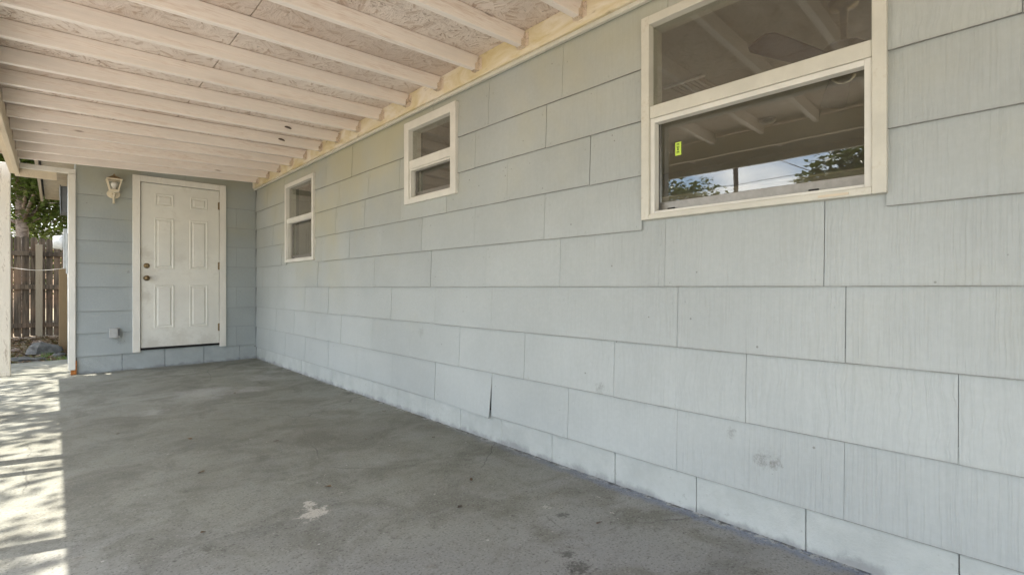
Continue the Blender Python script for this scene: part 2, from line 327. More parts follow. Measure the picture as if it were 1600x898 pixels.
def ground_mat():
    k = NT('sandy_yard_soil'); a = k.noise(0.6, 7, 0.65); b = k.noise(9, 6, 0.7)
    c = k.mix(k.ramp(a, 0.35, 0.65), (0.24, 0.19, 0.13), (0.15, 0.15, 0.06))
    c = k.mix(k.ramp(b, 0.4, 0.7), c, (0.33, 0.26, 0.18))
    return k.fin(c, 0.95, k.bump(b, 0.6, 0.03))
M['ground'] = ground_mat()
def drive_mat():
    k = NT('pale_concrete'); a = k.noise(1.6, 7, 0.65); b = k.noise(30, 5, 0.7)
    c = k.mix(k.ramp(a, 0.35, 0.68), (0.40, 0.37, 0.325), (0.50, 0.468, 0.42)); c = k.mix(k.ramp(b, 0.5, 0.75, 0, 0.4), c, (0.22, 0.19, 0.16))
    return k.fin(c, 0.9, k.bump(b, 0.4, 0.006))
M['drive'] = drive_mat()

# ------------------------------------------------------------------ mesh helpers
class MB:
    def __init__(s): s.v = []; s.f = []
    def add(s, vs, fs):
        o = len(s.v); s.v += [tuple(v) for v in vs]; s.f += [tuple(i + o for i in f) for f in fs]; return s
    def box(s, x0, x1, y0, y1, z0, z1):
        return s.hexa([(x0, y0, z0), (x1, y0, z0), (x1, y1, z0), (x0, y1, z0)], [(x0, y0, z1), (x1, y0, z1), (x1, y1, z1), (x0, y1, z1)])
    def hexa(s, a, b):
        return s.add(list(a) + list(b), [(3, 2, 1, 0), (4, 5, 6, 7), (0, 1, 5, 4), (1, 2, 6, 5), (2, 3, 7, 6), (3, 0, 4, 7)])
    def prism(s, poly, d):
        """extrude a 3d polygon by vector d"""
        n = len(poly); d = Vector(d); p = [Vector(q) for q in poly]
        return s.add(p + [q + d for q in p], [tuple(range(n - 1, -1, -1)), tuple(range(n, 2 * n))] + [(i, (i + 1) % n, n + (i + 1) % n, n + i) for i in range(n)])
    def tube(s, pts, rads, n=10, caps=True):
        pts = [Vector(p) for p in pts]; o = len(s.v)
        if not isinstance(rads, (list, tuple)): rads = [rads] * len(pts)
        for i, p in enumerate(pts):
            t = (pts[min(i + 1, len(pts) - 1)] - pts[max(i - 1, 0)]).normalized()
            a = t.cross(Vector((0, 0, 1)) if abs(t.z) < 0.9 else Vector((1, 0, 0))).normalized(); b = t.cross(a)
            for j in range(n):
                q = 2 * math.pi * j / n; s.v.append(tuple(p + (a * math.cos(q) + b * math.sin(q)) * rads[i]))
        for i in range(len(pts) - 1):
            for j in range(n):
                s.f.append((o + i * n + j, o + i * n + (j + 1) % n, o + (i + 1) * n + (j + 1) % n, o + (i + 1) * n + j))
        if caps:
            s.f.append(tuple(o + j for j in range(n - 1, -1, -1))); s.f.append(tuple(o + (len(pts) - 1) * n + j for j in range(n)))
        return s
    def lathe(s, c, axis, prof, n=20):
        """prof: list of (distance along axis, radius)"""
        c = Vector(c); ax = Vector(axis).normalized()
        return s.tube([c + ax * h for h, r in prof], [max(r, 1e-4) for h, r in prof], n)
    def build(s, name, mat, parent=None, bevel=0.0, smooth=False):
        me = bpy.data.meshes.new(name); me.from_pydata(s.v, [], s.f); me.update()
        me.materials.append(M[mat]); 
        if smooth: me.shade_smooth()
        o = bpy.data.objects.new(name, me); COL.objects.link(o); o.parent = parent
        if bevel:
            b = o.modifiers.new('bevel', 'BEVEL'); b.width = bevel; b.segments = 2; b.limit_method = 'ANGLE'; b.angle_limit = R(40)
        return o
def tag(o, label=None, cat=None, group=None, kind=None):
    if label: o['label'] = label
    if cat: o['category'] = cat
    if group: o['group'] = group
    if kind: o['kind'] = kind
    return o
def empty(name, loc=(0, 0, 0)):
    o = bpy.data.objects.new(name, None); COL.objects.link(o); o.location = loc; o.empty_display_size = 0.1; return o
def under(o, root):
    """parent o (built in world coordinates) under an Empty that stands away from the origin"""
    o.parent = root; o.matrix_parent_inverse = Matrix.Translation(-Vector(root.location)); return o

D = 1.981      # outer face of the long house wall
B = 7.153      # outer face of the end wall with the door

# ------------------------------------------------------------------ ground, slab, drive
m = MB(); m.add([(-150, -150, -0.06), (150, -150, -0.06), (150, 150, -0.06), (-150, 150, -0.06)], [(0, 1, 2, 3)])
tag(m.build('ground', 'ground'), kind='structure')
m = MB(); m.box(-0.78, D + 0.02, -7.4, 8.75, -0.09, 0.0)
tag(m.build('porch_slab', 'floor', bevel=0.006), kind='structure')
m = MB(); m.box(-4.4, -0.79, -9.0, 7.6, -0.09, -0.02)
tag(m.build('driveway', 'drive', bevel=0.006), kind='structure')

# ------------------------------------------------------------------ the house
house = empty('house', (D, 3.5, 0))
tag(house, 'single storey house clad in pale grey wood-grain shingles above painted foundation blocks', 'house')
def hp(mb, name, mat, parent=None, bevel=0.0, smooth=False):
    o = mb.build(name, mat, None, bevel, smooth)
    if parent is None: under(o, house)
    else: o.parent = parent
    return o
WINS = [dict(y0=0.327, y1=1.228, z0=1.255, z1=2.17, fw=0.040, mz=(1.708, 1.764)),
        dict(y0=2.641, y1=3.297, z0=1.578, z1=2.196, fw=0.062, mz=(1.840, 1.903)),
        dict(y0=5.100, y1=5.955, z0=1.236, z1=2.136, fw=0.045, mz=(1.692, 1.736))]
YA, YB = -7.0, B
def rects_minus(rect, holes):
    out = [rect]
    for h in holes:
        nxt = []
        for (a, b, c, d) in out:
            ha, hb, hc, hd = h
            if ha >= b or hb <= a or hc >= d or hd <= c: nxt.append((a, b, c, d)); continue
            if ha > a: nxt.append((a, ha, c, d))
            if hb < b: nxt.append((hb, b, c, d))
            a2, b2 = max(a, ha), min(b, hb)
            if hc > c: nxt.append((a2, b2, c, hc))
            if hd < d: nxt.append((a2, b2, hd, d))
        out = nxt
    return out
m = MB()
holes = [(w['y0'] + 0.01, w['y1'] - 0.01, w['z0'] + 0.01, w['z1'] - 0.01) for w in WINS]
for (a, b, c, d) in rects_minus((YA, 10.7, 0.1, 2.5), holes): m.box(D + 0.012, D + 0.13, a, b, c, d)
wall = hp(m, 'wall', 'sheathing')
# shingles of the long wall
ZC = [0.155, 0.422, 0.692, 0.953, 1.213, 1.464, 1.714, 1.952, 2.30]
JO = [[.448 + .6165 * i for i in range(-6, 12)],
      [.158 + .617 * i for i in range(-5, 12)],
      [.444 + .6175 * i for i in range(-6, 11)],
      [.507 + .6145 * i for i in range(-6, 5)] + [3.815, 4.423, 5.029, 5.64, 6.25, 6.86],
      [.0 - .62 * i for i in (5, 4, 3, 2, 1)] + [1.236, 1.85, 2.463, 3.086, 3.70, 4.294, 4.91, 5.52, 6.13, 6.75],
      [-.30 - .616 * i for i in (4, 3, 2, 1, 0)] + [.92, 1.536, 2.153, 2.77, 3.382, 3.994, 4.592, 5.21, 5.82, 6.44],
      [.025 - .616 * i for i in (4, 3, 2, 1, 0)] + [1.22, 1.837, 2.457, 3.08, 3.40, 3.922, 4.514, 5.13, 5.75, 6.36],
      [.113 - .61 * i for i in (5, 4, 3, 2, 1, 0)] + [1.11, 1.72, 2.327, 2.94, 3.63, 4.241, 4.813, 5.43, 6.04, 6.65]]
T = 0.006
def shingle_mesh(rects, zbot, surf, nails, skew=None):
    """rects in (u0,u1,z0,z1); surf(u, z, depth) gives the world point; depth 0 = outer face"""
    m = MB()
    for (a, b, c, d) in rects:
        q = [(a, c), (b, c), (b, d), (a, d)]
        if skew: q = [skew(u, z) for u, z in q]
        m.hexa([surf(u, z, T) for u, z in q], [surf(u, z, 0) for u, z in q])
    for (u, z) in nails:
        if any(a < u < b and c < z < d for (a, b, c, d) in rects):
            pts = [surf(u + 0.0042 * math.cos(t), z + 0.0042 * math.sin(t), 0.001) for t in [i * math.pi / 3 for i in range(6)]]
            dv = surf(u, z, -0.0018) - surf(u, z, 0.001)
            m.prism(pts, dv)
    return m
wh = [(w['y0'] + 0.004, w['y1'] - 0.004, w['z0'] + 0.004, w['z1'] - 0.004) for w in WINS]
for ci, js in enumerate(JO):
    z0, z1 = ZC[ci], min(ZC[ci + 1] + 0.048, 2.33)
    while js[0] > YA + 0.62: js = [js[0] - 0.616] + js
    js = [YA] + [j for j in js if YA + 0.1 < j < YB - 0.05] + [YB - 0.002]
    for a, b in zip(js[:-1], js[1:]):
        g = rnd.choice([0.0005, 0.0007, 0.0010, 0.0013]) * (1 + 0.28 * max(0, a - 1))
        rs = rects_minus((a + g, b - g, z0 + rnd.uniform(-.0015, .0015), z1), wh)
        rs = [r for r in rs if r[3] - r[2] > 0.06 and r[1] - r[0] > 0.015]
        if not rs: continue
        lift = rnd.uniform(0, 0.0025)
        def surf(y, z, dep, z0=z0, lift=lift): return Vector((D - 0.010 - lift + 0.013 * (z - z0) / 0.312 + dep, y, z))
        skew = None
        if ci == 0 and abs(a - 2.298) < 0.03:            # the sagging shingle whose corner has sprung open
            def skew(y, z, a=a, b=b): 
                k_ = (b - y) / (b - a); return (y + (0.006 if z < 0.3 else 0) * k_, z - 0.012 * k_)
            def surf(y, z, dep, z0=z0, a=a, b=b): return Vector((D - 0.010 + 0.013 * (z - z0) / 0.312 + dep - 0.016 * ((b - y) / (b - a)) ** 1.0 * max(0, 1 - (z - z0) / 0.26), y, z))
        nails = [(a + 0.03, z0 + 0.02), (b - 0.03, z0 + 0.02), (a + 0.035, z0 + 0.19), (b - 0.03, z0 + 0.19)]
        nails += [((a + b) / 2 + rnd.uniform(-.05, .05), z0 + 0.022)]
        nails = [(u + rnd.uniform(-.008, .008), z + rnd.uniform(-.006, .006)) for u, z in nails]
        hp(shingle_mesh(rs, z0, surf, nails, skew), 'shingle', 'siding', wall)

# end wall with the door
DX0, DX1, DZ0, DZ1 = 0.660, 1.618, 0.196, 2.258      # outside of the door casing
m = MB()
for (a, b, c, d) in rects_minus((0.172, D + 0.10, 0.12, 2.5), [(DX0 + 0.02, DX1 - 0.02, 0.12, DZ1 - 0.02)]): m.box(a, b, B + 0.012, B + 0.13, c, d)
m.box(0.176, 0.29, B + 0.131, 10.8, 0.0, 2.5)             # side wall behind the door wall
ewall = hp(m, 'end_wall', 'sheathing')
m = MB(); m.box(0.168, 0.1755, B + 0.135, 10.8, 0.05, 2.42); hp(m, 'side_cladding', 'siding_end', ewall)
ZE = [0.190, 0.442, 0.686, 0.953, 1.216, 1.469, 1.720, 1.973, 2.33]
for ci in range(8):
    z0, z1 = ZE[ci], min(ZE[ci + 1] + 0.045, 2.36)
    js = [0.170, 1.18 if ci % 2 else 1.74, D - 0.014]
    for a, b in zip(js[:-1], js[1:]):
        rs = [r for r in rects_minus((a + .001, b - .001, z0 + rnd.uniform(-.002, .002), z1), [(DX0 + 0.004, DX1 - 0.004, 0, DZ1 - 0.004)]) if r[3] - r[2] > 0.03 and r[1] - r[0] > 0.02]
        if not rs: continue
        def surf(x, z, dep, z0=z0): return Vector((x, B - 0.010 + 0.013 * (z - z0) / 0.312 + dep, z))
        nails = [(u + rnd.uniform(-.01, .01), z0 + 0.022) for u in (a + 0.04, 0.5, 0.62, b - 0.05)]
        groups = [rs] if z0 > 1.9 else [[r] for r in rs]
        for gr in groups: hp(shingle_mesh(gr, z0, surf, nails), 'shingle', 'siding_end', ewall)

# foundation: a core with painted blocks in front of it
m = MB(); m.box(D + 0.034, D + 0.13, YA, B + 0.13, -0.05, 0.20); m.box(0.19, D + 0.03, B + 0.034, B + 0.13, -0.05, 0.20)
found = hp(m, 'foundation', 'block_end')
y = 0.569 - 0.412 * 18
while y < B - 0.05:
    j = 0.0006 if rnd.random() < 0.6 else 0.0018
    m = MB(); m.box(D + 0.004 + rnd.uniform(-.001, .001), D + 0.033, y + j, min(y + 0.412 - j, B + 0.003), -0.03, 0.185); hp(m, 'block', 'block', found, 0.003); y += 0.412
x = 0.568 - 0.404
while x < D - 0.02:
    m = MB(); m.box(max(x + 0.002, 0.178), min(x + 0.404 - 0.002, D + 0.002), B + 0.004, B + 0.033, -0.03, 0.215); hp(m, 'block', 'block_end', found, 0.003); x += 0.404

# frieze moulding and corner boards
m = MB(); m.box(D - 0.036, D - 0.0125, YA, B - 0.012, 2.240, 2.262); hp(m, 'frieze_moulding', 'cream', None, 0.004)
m = MB(); m.box(D - 0.026, D - 0.011, B - 0.024, B - 0.0115, 0.16, 2.235); hp(m, 'corner_trim', 'siding_end', None, 0.003)
cb = MB(); cb.box(0.108, 0.168, B - 0.03, B + 0.012, 0.055, 2.178); cbo = hp(cb, 'corner_board', 'casing', None, 0.004)
m = MB()
m.prism([(0.128, B - 0.027, 0.002), (0.176, B - 0.027, 0.004), (0.178, B - 0.027, 0.15), (0.169, B - 0.027, 0.152), (0.166, B - 0.027, 0.052), (0.130, B - 0.027, 0.054)], (0, 0.05, 0)); hp(m, 'rotten_foot', 'rot', cbo)

# windows
def make_window(w, big=False):
    y0, y1, z0, z1, fw = w['y0'], w['y1'], w['z0'], w['z1'], w['fw']; ma, mb_ = w['mz']
    xo, xi = D - 0.030, D + 0.085
    m = MB()
    m.box(xo, xi, y0, y0 + fw, z0, z1); m.box(xo, xi, y1 - fw, y1, z0, z1)
    m.box(xo + 0.0005, xi, y0 + fw, y1 - fw, z1 - fw, z1 - 0.0005)
    m.box(xo + 0.0005, xi, y0 + fw, y1 - fw, z0 + 0.0005, z0 + fw * 0.62)
    fr = hp(m, 'window', 'cream' if big else 'white_alu', None, 0.003)
    yi0, yi1, zi0, zi1 = y0 + fw, y1 - fw, z0 + fw * 0.62, z1 - fw
    m = MB(); m.box(xo + 0.008, D + 0.03, yi0 + 0.0008, yi1 - 0.0008, ma, mb_); hp(m, 'meeting_rail', 'cream' if big else 'white_alu', fr, 0.003)
    # inner stop of the lower opening
    s = 0.022 if big else 0.014
    m = MB(); zt = ma - 0.0008
    m.box(xo + 0.012, D + 0.02, yi0 + 0.0008, yi0 + s, zi0 + 0.0008, zt); m.box(xo + 0.012, D + 0.02, yi1 - s, yi1 - 0.0008, zi0 + 0.0008, zt)
    m.box(xo + 0.0125, D + 0.02, yi0 + s, yi1 - s, zt - s, zt - 0.0005); m.box(xo + 0.0125, D + 0.02, yi0 + s, yi1 - s, zi0 + 0.001, zi0 + 0.012)
    hp(m, 'screen_track', 'white_alu', fr, 0.002)
    # lower sash
    a, b, c, d = yi0 + 0.004, yi1 - 0.004, zi0 + 0.014, ma + 0.02
    m = MB(); q = 0.014
    m.box(D + 0.036, D + 0.056, a, a + q, c, d); m.box(D + 0.036, D + 0.056, b - q, b, c, d)
    m.box(D + 0.034, D + 0.058, a + q, b - q, c, c + 0.042); m.box(D + 0.036, D + 0.056, a + q, b - q, d - 0.03, d)
    sash = hp(m, 'sash', 'alu', fr, 0.002)
    for t in (0.09, 0.78):
        m = MB(); yy = b - (b - a) * t; m.box(D + 0.026, D + 0.0338, yy - 0.016, yy + 0.016, c + 0.002, c + 0.012); hp(m, 'latch', 'dark', fr)
    m = MB(); m.box(D + 0.044, D + 0.048, a + q - 0.002, b - q + 0.002, c + 0.04, d - 0.028); hp(m, 'pane', 'glass', fr)
    m = MB(); m.box(D + 0.008, D + 0.012, yi0 - 0.002, yi1 + 0.002, mb_ - 0.004, zi1 + 0.002); hp(m, 'pane', 'glass', fr)
    return fr
bigw = make_window(WINS[0], True); w2 = make_window(WINS[1]); w3 = make_window(WINS[2])
bigw['label'] = 'wide cream framed sliding window with lime sticker'
w2['label'] = 'small white framed window'; w3['label'] = 'white framed window beside the door corner'
# lime sticker with dark glyphs on the lower pane of the wide window
m = MB(); m.box(D + 0.0415, D + 0.0432, 1.070, 1.098, 1.536, 1.594); st = hp(m, 'sticker', 'tag', bigw); st['label'] = 'lime green sticker with dark vertical lettering'
m = MB(); xs = (D + 0.0403, D + 0.0414)
def gl(y0, y1, z0, z1): m.box(xs[0], xs[1], y0, y1, z0, z1)
for zc, bars in ((1.580, [(0, 1, .7, 1), (0, .3, 0, 1), (.7, 1, .2, .7)]), (1.569, [(0, 1, 0, .3), (.7, 1, 0, 1), (0, .3, .3, .8)]), (1.558, [(.2, .8, 0, 1)]), (1.546, [(0, 1, .6, 1), (0, .3, 0, .6), (.7, 1, 0, .6)])):
    for (a, b, c, d) in bars: gl(1.079 + .011 * a, 1.079 + .011 * b, zc + .008 * c, zc + .008 * d)
hp(m, 'lettering', 'ink', bigw)
# patch of bare sill and flaked strip under the wide window
m = MB(); m.box(D - 0.033, D - 0.0305, 0.43, 0.52, 1.262, 1.270); hp(m, 'flaked_strip', 'beam', bigw)

# the door
m = MB(); sx0, sx1, sz0, sz1 = 0.738, 1.540, 0.242, 2.180
yf = B - 0.006                                              # face of the slab
m.box(sx0, sx1, yf, yf + 0.045, sz0, sz1); door = hp(m, 'door', 'door', None, 0.003); door['label'] = 'off white six panel steel door with brass knob'
m = MB(); m.box(sx0 - 0.005, sx1 + 0.005, yf - 0.012, yf + 0.06, 0.2165, sz0 - 0.0005); hp(m, 'threshold', 'dark')
m = MB(); yc = B - 0.028
m.box(DX0, sx0 - 0.006, yc, B + 0.02, DZ0, DZ1); m.box(sx1 + 0.006, DX1, yc, B + 0.02, DZ0, DZ1)
m.box(sx0 - 0.006, sx1 + 0.006, yc + 0.0005, B + 0.02, sz1 + 0.006, DZ1 - 0.0005)
m.box(DX0 + 0.02, sx0 - 0.0065, B + 0.0205, B + 0.12, DZ0, DZ1 - 0.03); m.box(sx1 + 0.0065, DX1 - 0.02, B + 0.0205, B + 0.12, DZ0, DZ1 - 0.03)
m.box(sx0 - 0.006, sx1 + 0.006, B + 0.0205, B + 0.12, sz1 + 0.007, DZ1 - 0.03)
hp(m, 'door_casing', 'casing', None, 0.004)
m = MB(); m.box(sx0 - 0.1, sx1 + 0.1, B + 0.135, B + 0.15, 0.1, 2.3); hp(m, 'door_backing', 'dark')
for (a, b, c, d) in [(.872, 1.060, 1.918, 2.066), (1.228, 1.416, 1.918, 2.066), (.866, 1.062, 1.172, 1.780), (1.222, 1.418, 1.172, 1.780), (.864, 1.062, .462, .980), (1.220, 1.418, .462, .980)]:
    m = MB()
    def ring(o_, y_): return [(a + o_, y_, c + o_), (b - o_, y_, c + o_), (b - o_, y_, d - o_), (a + o_, y_, d - o_)]
    prof = [(0, yf + 0.001), (0.004, yf - 0.007), (0.013, yf - 0.007), (0.020, yf - 0.0008), (0.030, yf - 0.0008), (0.042, yf - 0.008)]
    vs = [p for o_, y_ in prof for p in ring(o_, y_)]; fs = []
    for i in range(len(prof) - 1):
        for j in range(4): fs.append((i * 4 + j, i * 4 + (j + 1) % 4, (i + 1) * 4 + (j + 1) % 4, (i + 1) * 4 + j))
    e = (len(prof) - 1) * 4; fs.append((e, e + 1, e + 2, e + 3)); m.add(vs, fs); hp(m, 'panel', 'door', door)
kn = MB().lathe((0.793, yf, 1.060), (0, -1, 0), [(0, 0.032), (0.006, 0.032), (0.010, 0.014), (0.026, 0.013), (0.032, 0.022), (0.045, 0.028), (0.058, 0.024), (0.064, 0.010), (0.0645, 0)])
hp(kn, 'knob', 'brass', door, 0, True)
db = MB().lathe((0.793, yf, 1.206), (0, -1, 0), [(0, 0.031), (0.007, 0.031), (0.014, 0.026), (0.018, 0.014), (0.016, 0.010), (0.0165, 0)]); hp(db, 'deadbolt', 'brass', door, 0, True)
for z in (1.99, 1.225, 0.445):
    m = MB().tube([(sx1 + 0.003, yf - 0.006, z - 0.05), (sx1 + 0.003, yf - 0.006, z + 0.05)], 0.008, 8); m.box(sx1 - 0.012, sx1 + 0.002, yf - 0.0025, yf - 0.0005, z - 0.045, z + 0.045); hp(m, 'hinge', 'brass', door)

# house roof and eave beyond the porch
m = MB(); m.box(D - 0.02, 8.6, YA, 11.2, 2.52, 2.66); m.box(-0.13, D - 0.021, 7.36, 10.9, 2.415, 2.66); rf = hp(m, 'roof', 'roof')
y = 7.42; i = 0
while y < 10.85:
    m = MB(); m.box(-0.11, 0.166, y + 0.010, y + 0.114, 2.372, 2.385); hp(m, 'soffit_board', 'soffit', rf); y += 0.124
m = MB(); m.box(-0.105, 0.166, 7.40, 10.86, 2.388, 2.412); hp(m, 'soffit_backing', 'sheathing', rf)
m = MB(); m.box(-0.16, -0.132, 7.36, 10.9, 2.33, 2.60); hp(m, 'barge_board', 'soffit', rf)

# the room behind the windows
RX0, RX1, RY0, RY1, RZ0, RZ1 = D + 0.131, 5.9, -3.6, 6.9, 0.2, 2.45
m = MB(); m.box(RX0, RX1, RY0, RY1, RZ1, RZ1 + 0.05); hp(m, 'room_ceiling', 'room_ceiling')
m = MB(); m.box(RX0, RX1, RY0, RY1, RZ0 - 0.05, RZ0); hp(m, 'room_floor', 'room_floor')
m = MB(); m.box(RX0, RX1, RY0 - 0.1, RY0, 0.1, 2.5); m.box(RX0, RX1, RY1, RY1 + 0.1, 0.1, 2.5)
for (a, b, c, d) in rects_minus((RY0, RY1, 0.1, 2.5), [(-3.4, 4.6, 0.4, 2.15)]): m.box(RX1, RX1 + 0.1, a, b, c, d)  # unseen far-wall opening added to let daylight brighten the room
hp(m, 'room_wall', 'room')

# ------------------------------------------------------------------ porch roof
porch = empty('porch_roof', (-0.385, 7.545, 0))
tag(porch, 'cream painted porch roof of bare joists under flaking strand board on wooden posts', 'porch roof')
def pp(mb, name, mat, parent=None, bevel=0.0):
    o = mb.build(name, mat, None, bevel)
    if parent is None: under(o, porch)
    else: o.parent = parent
    return o
SL = 0.033
def zj(x): return 2.300 + SL * (x - 1.93)                   # underside of the joists
PY0, PY1 = -7.0, 7.20
m = MB(); m.box(D - 0.050, D - 0.0125, PY0, B - 0.013, 2.2625, 2.392); ledger = pp(m, 'ledger', 'ledger', None, 0.003)
jy = [3.200 + 0.4085 * i for i in range(-24, 10)]
jx0, jx1 = -0.262, D - 0.0505
for i, y in enumerate(jy):
    if y > B - 0.06: y = B - 0.06
    m = MB(); h = 0.089; dz = rnd.uniform(-.002, .002); sk = rnd.uniform(-.006, .006)
    a = [(jx0, y - 0.019 + sk, zj(jx0) + dz), (jx1, y - 0.019, zj(jx1) + dz), (jx1, y + 0.019, zj(jx1) + dz), (jx0, y + 0.019 + sk, zj(jx0) + dz)]
    m.hexa(a, [(p[0], p[1], zj(p[0]) + h) for p in a]); j = pp(m, 'joist', 'joist', None, 0.004)
    m = MB(); z = zj(jx1) + dz
    for s in (-1, 1):
        yy = y + s * 0.0205
        m.prism([(jx1 - 0.034, yy, z - 0.003), (jx1, yy, z - 0.003), (jx1, yy, z + 0.075), (jx1 - 0.012, yy, z + 0.075), (jx1 - 0.016, yy, z + 0.045), (jx1 - 0.034, yy, z + 0.032)], (0, s * 0.0016, 0))
        m.box(jx1 - 0.0016, jx1 - 0.0002, min(yy, yy + s * 0.024), max(yy, yy + s * 0.024), z, z + 0.074)
        for t in (0.018, 0.045):
            m.box(jx1 - 0.020, jx1 - 0.013, min(yy, yy + s * 0.003), max(yy, yy + s * 0.003), z + t, z + t + 0.006)
    m.box(jx1 - 0.034, jx1, y - 0.0205, y + 0.0205, z - 0.005, z - 0.0032)
    pp(m, 'joist_hanger', 'hanger', j)
# strand board sheets, 1.22 x 2.44 m, with open seams
dk = lambda x: zj(x) + 0.0905
xs_ = [(-0.76, -0.482), (-0.478, 0.738), (0.744, D - 0.013)]
for (xa, xb) in xs_:
    y = PY0
    ys = [PY0, -6.58, -4.14, -1.70, 0.745, 3.196, 5.647, PY1]
    for ya, yb in zip(ys[:-1], ys[1:]):
        a = [(xa, ya + .0015, dk(xa)), (xb, ya + .0015, dk(xb)), (xb, yb - .0015, dk(xb)), (xa, yb - .0015, dk(xa))]
        m = MB(); m.hexa(a, [(p[0], p[1], p[2] + 0.012) for p in a]); pp(m, 'strand_board', 'osb')
a = [(-0.79, PY0, dk(-0.79) + 0.0135), (D - 0.013, PY0, dk(D - 0.013) + 0.0135), (D - 0.013, PY1, dk(D - 0.013) + 0.0135), (-0.79, PY1, dk(-0.79) + 0.0135)]
m = MB(); m.hexa(a, [(p[0], p[1], p[2] + 0.01) for p in a]); pp(m, 'roofing_felt', 'roof')
# beam of two plies, outriggers, fascia, posts, header
m = MB(); m.box(-0.302, -0.264, PY0, 7.36, 2.125, 2.272); pp(m, 'beam', 'beam', None, 0.004)
m = MB(); m.box(-0.343, -0.3035, PY0, 7.36, 2.150, 2.290); pp(m, 'beam', 'beam', None, 0.004)
m = MB(); m.box(-0.475, -0.437, PY0, 7.36, 2.170, 2.296); pp(m, 'beam', 'beam', None, 0.004)
for y in jy[::2]:
    m = MB(); m.box(-0.715, -0.476, y - 0.019, y + 0.019, 2.215, 2.301); pp(m, 'outrigger', 'joist', None, 0.003)
m = MB(); m.box(-0.752, -0.716, PY0, PY1, 2.10, 2.298); pp(m, 'fascia', 'cream', None, 0.004)
for y in (-5.0, -2.4, 0.05, 2.60, 3.87, 5.20, 7.55):
    m = MB(); m.box(-0.434, -0.346, y - 0.044, y + 0.044, 0.03, 2.285); po = pp(m, 'post', 'post', None, 0.006)
    m = MB(); m.box(-0.437, -0.343, y - 0.048, y + 0.048, 0.001, 0.055); pp(m, 'post_base', 'post', po, 0.008)
m = MB(); m.box(-0.436, -0.410, 3.60, 3.67, 0.001, 2.20); pp(m, 'batten', 'post', None, 0.003)
m = MB(); m.box(-0.263, 0.168, B - 0.022, B + 0.016, 2.180, 2.232); pp(m, 'header', 'casing', None, 0.004)
m = MB(); m.box(-0.263, 0.02, B + 0.017, B + 0.045, 2.10, 2.182); pp(m, 'header', 'beam', None, 0.003)
# two knots / wasp nests on the joists
for (x, y) in [(1.47, 4.43), (1.55, 4.84)]:
    m = MB().tube([(x - 0.025, y - 0.026, zj(x) + 0.045), (x - .01, y - 0.034, zj(x) + 0.043), (x + 0.012, y - 0.034, zj(x) + 0.04), (x + 0.028, y - 0.026, zj(x) + 0.036)], [0.005, 0.009, 0.009, 0.004], 8)
    tag(m.build('mud_nest', 'pole'), 'dark mud wasp nest stuck on a porch joist' if x < 1.5 else 'smaller dark mud nest on the next joist towards the door', 'nest')

# ------------------------------------------------------------------ lantern, outlet
lan = empty('wall_lantern', (0.49, B - 0.02, 2.02)); tag(lan, 'cream carriage lantern mounted on the wall beside the door', 'wall lamp')
lx, ly = 0.490, B - 0.085
def lp(mb, name, mat, bevel=0, smooth=False): return under(mb.build(name, mat, None, bevel, smooth), lan)
m = MB(); pr = [(lx + 0.062 * math.cos(t), B - 0.012, 2.005 + 0.05 * math.sin(t)) for t in [i * math.pi / 10 for i in range(20)]]; m.prism(pr, (0, -0.016, 0)); lp(m, 'back_plate', 'lamp_white', 0.006)
m = MB().tube([(lx, B - 0.026, 2.005), (lx, B - 0.05, 1.985), (lx, ly, 2.00), (lx, ly, 2.03)], [0.014, 0.012, 0.012, 0.02], 10); m.tube([(lx, B - 0.032, 2.0), (lx, B - 0.036, 1.95), (lx, B - 0.036, 1.905), (lx, B - 0.036, 1.898)], [0.016, 0.011, 0.010, 0.014], 10); lp(m, 'bracket', 'lamp_white', 0, True)
m = MB(); zb, zt, rb, rt = 2.045, 2.150, 0.038, 0.062
m.box(lx - rb - .006, lx + rb + .006, ly - rb - .006, ly + rb + .006, zb - 0.02, zb); m.hexa([(lx - .02, ly - .02, 2.015), (lx + .02, ly - .02, 2.015), (lx + .02, ly + .02, 2.015), (lx - .02, ly + .02, 2.015)], [(lx - .04, ly - .04, zb - .021), (lx + .04, ly - .04, zb - .021), (lx + .04, ly + .04, zb - .021), (lx - .04, ly + .04, zb - .021)])
for sx in (-1, 1):
    for sy in (-1, 1): m.tube([(lx + sx * rb, ly + sy * rb, zb), (lx + sx * rt, ly + sy * rt, zt)], 0.0065, 6)
for s in (-1, 1):
    m.box(lx - rt - .008, lx + rt + .008, ly + s * rt - .007, ly + s * rt + .007, zt, zt + 0.014); m.box(lx + s * rt - .007, lx + s * rt + .007, ly - rt + .007, ly + rt - .007, zt, zt + 0.014)
lp(m, 'cage', 'lamp_white')
m = MB(); r2 = 0.064
m.hexa([(lx - r2, ly - r2, zt + .0145), (lx + r2, ly - r2, zt + .0145), (lx + r2, ly + r2, zt + .0145), (lx - r2, ly + r2, zt + .0145)], [(lx - .016, ly - .016, zt + .052), (lx + .016, ly - .016, zt + .052), (lx + .016, ly + .016, zt + .052), (lx - .016, ly + .016, zt + .052)]); lp(m, 'cap', 'lamp_roof')
lp(MB().lathe((lx, ly, zt + .052), (0, 0, 1), [(0, .012), (.006, .008), (.012, .011), (.02, .006), (.024, 0)], 10), 'finial', 'lamp_roof', 0, True)
lp(MB().lathe((lx, ly, zb), (0, 0, 1), [(0, .014), (.025, .015), (.045, .027), (.065, .031), (.085, .022), (.094, .0)], 14), 'bulb', 'plastic', 0, True)
ob = empty('outlet_box', (0.498, B - 0.02, 0.435)); tag(ob, 'grey metal weatherproof outlet box low on the wall beside the door', 'outlet box')
def op(mb, name, mat, bevel=0): return under(mb.build(name, mat, None, bevel), ob)
m = MB(); m.box(0.452, 0.545, B - 0.048, B - 0.009, 0.380, 0.490); op(m, 'housing', 'grey_metal', 0.006)
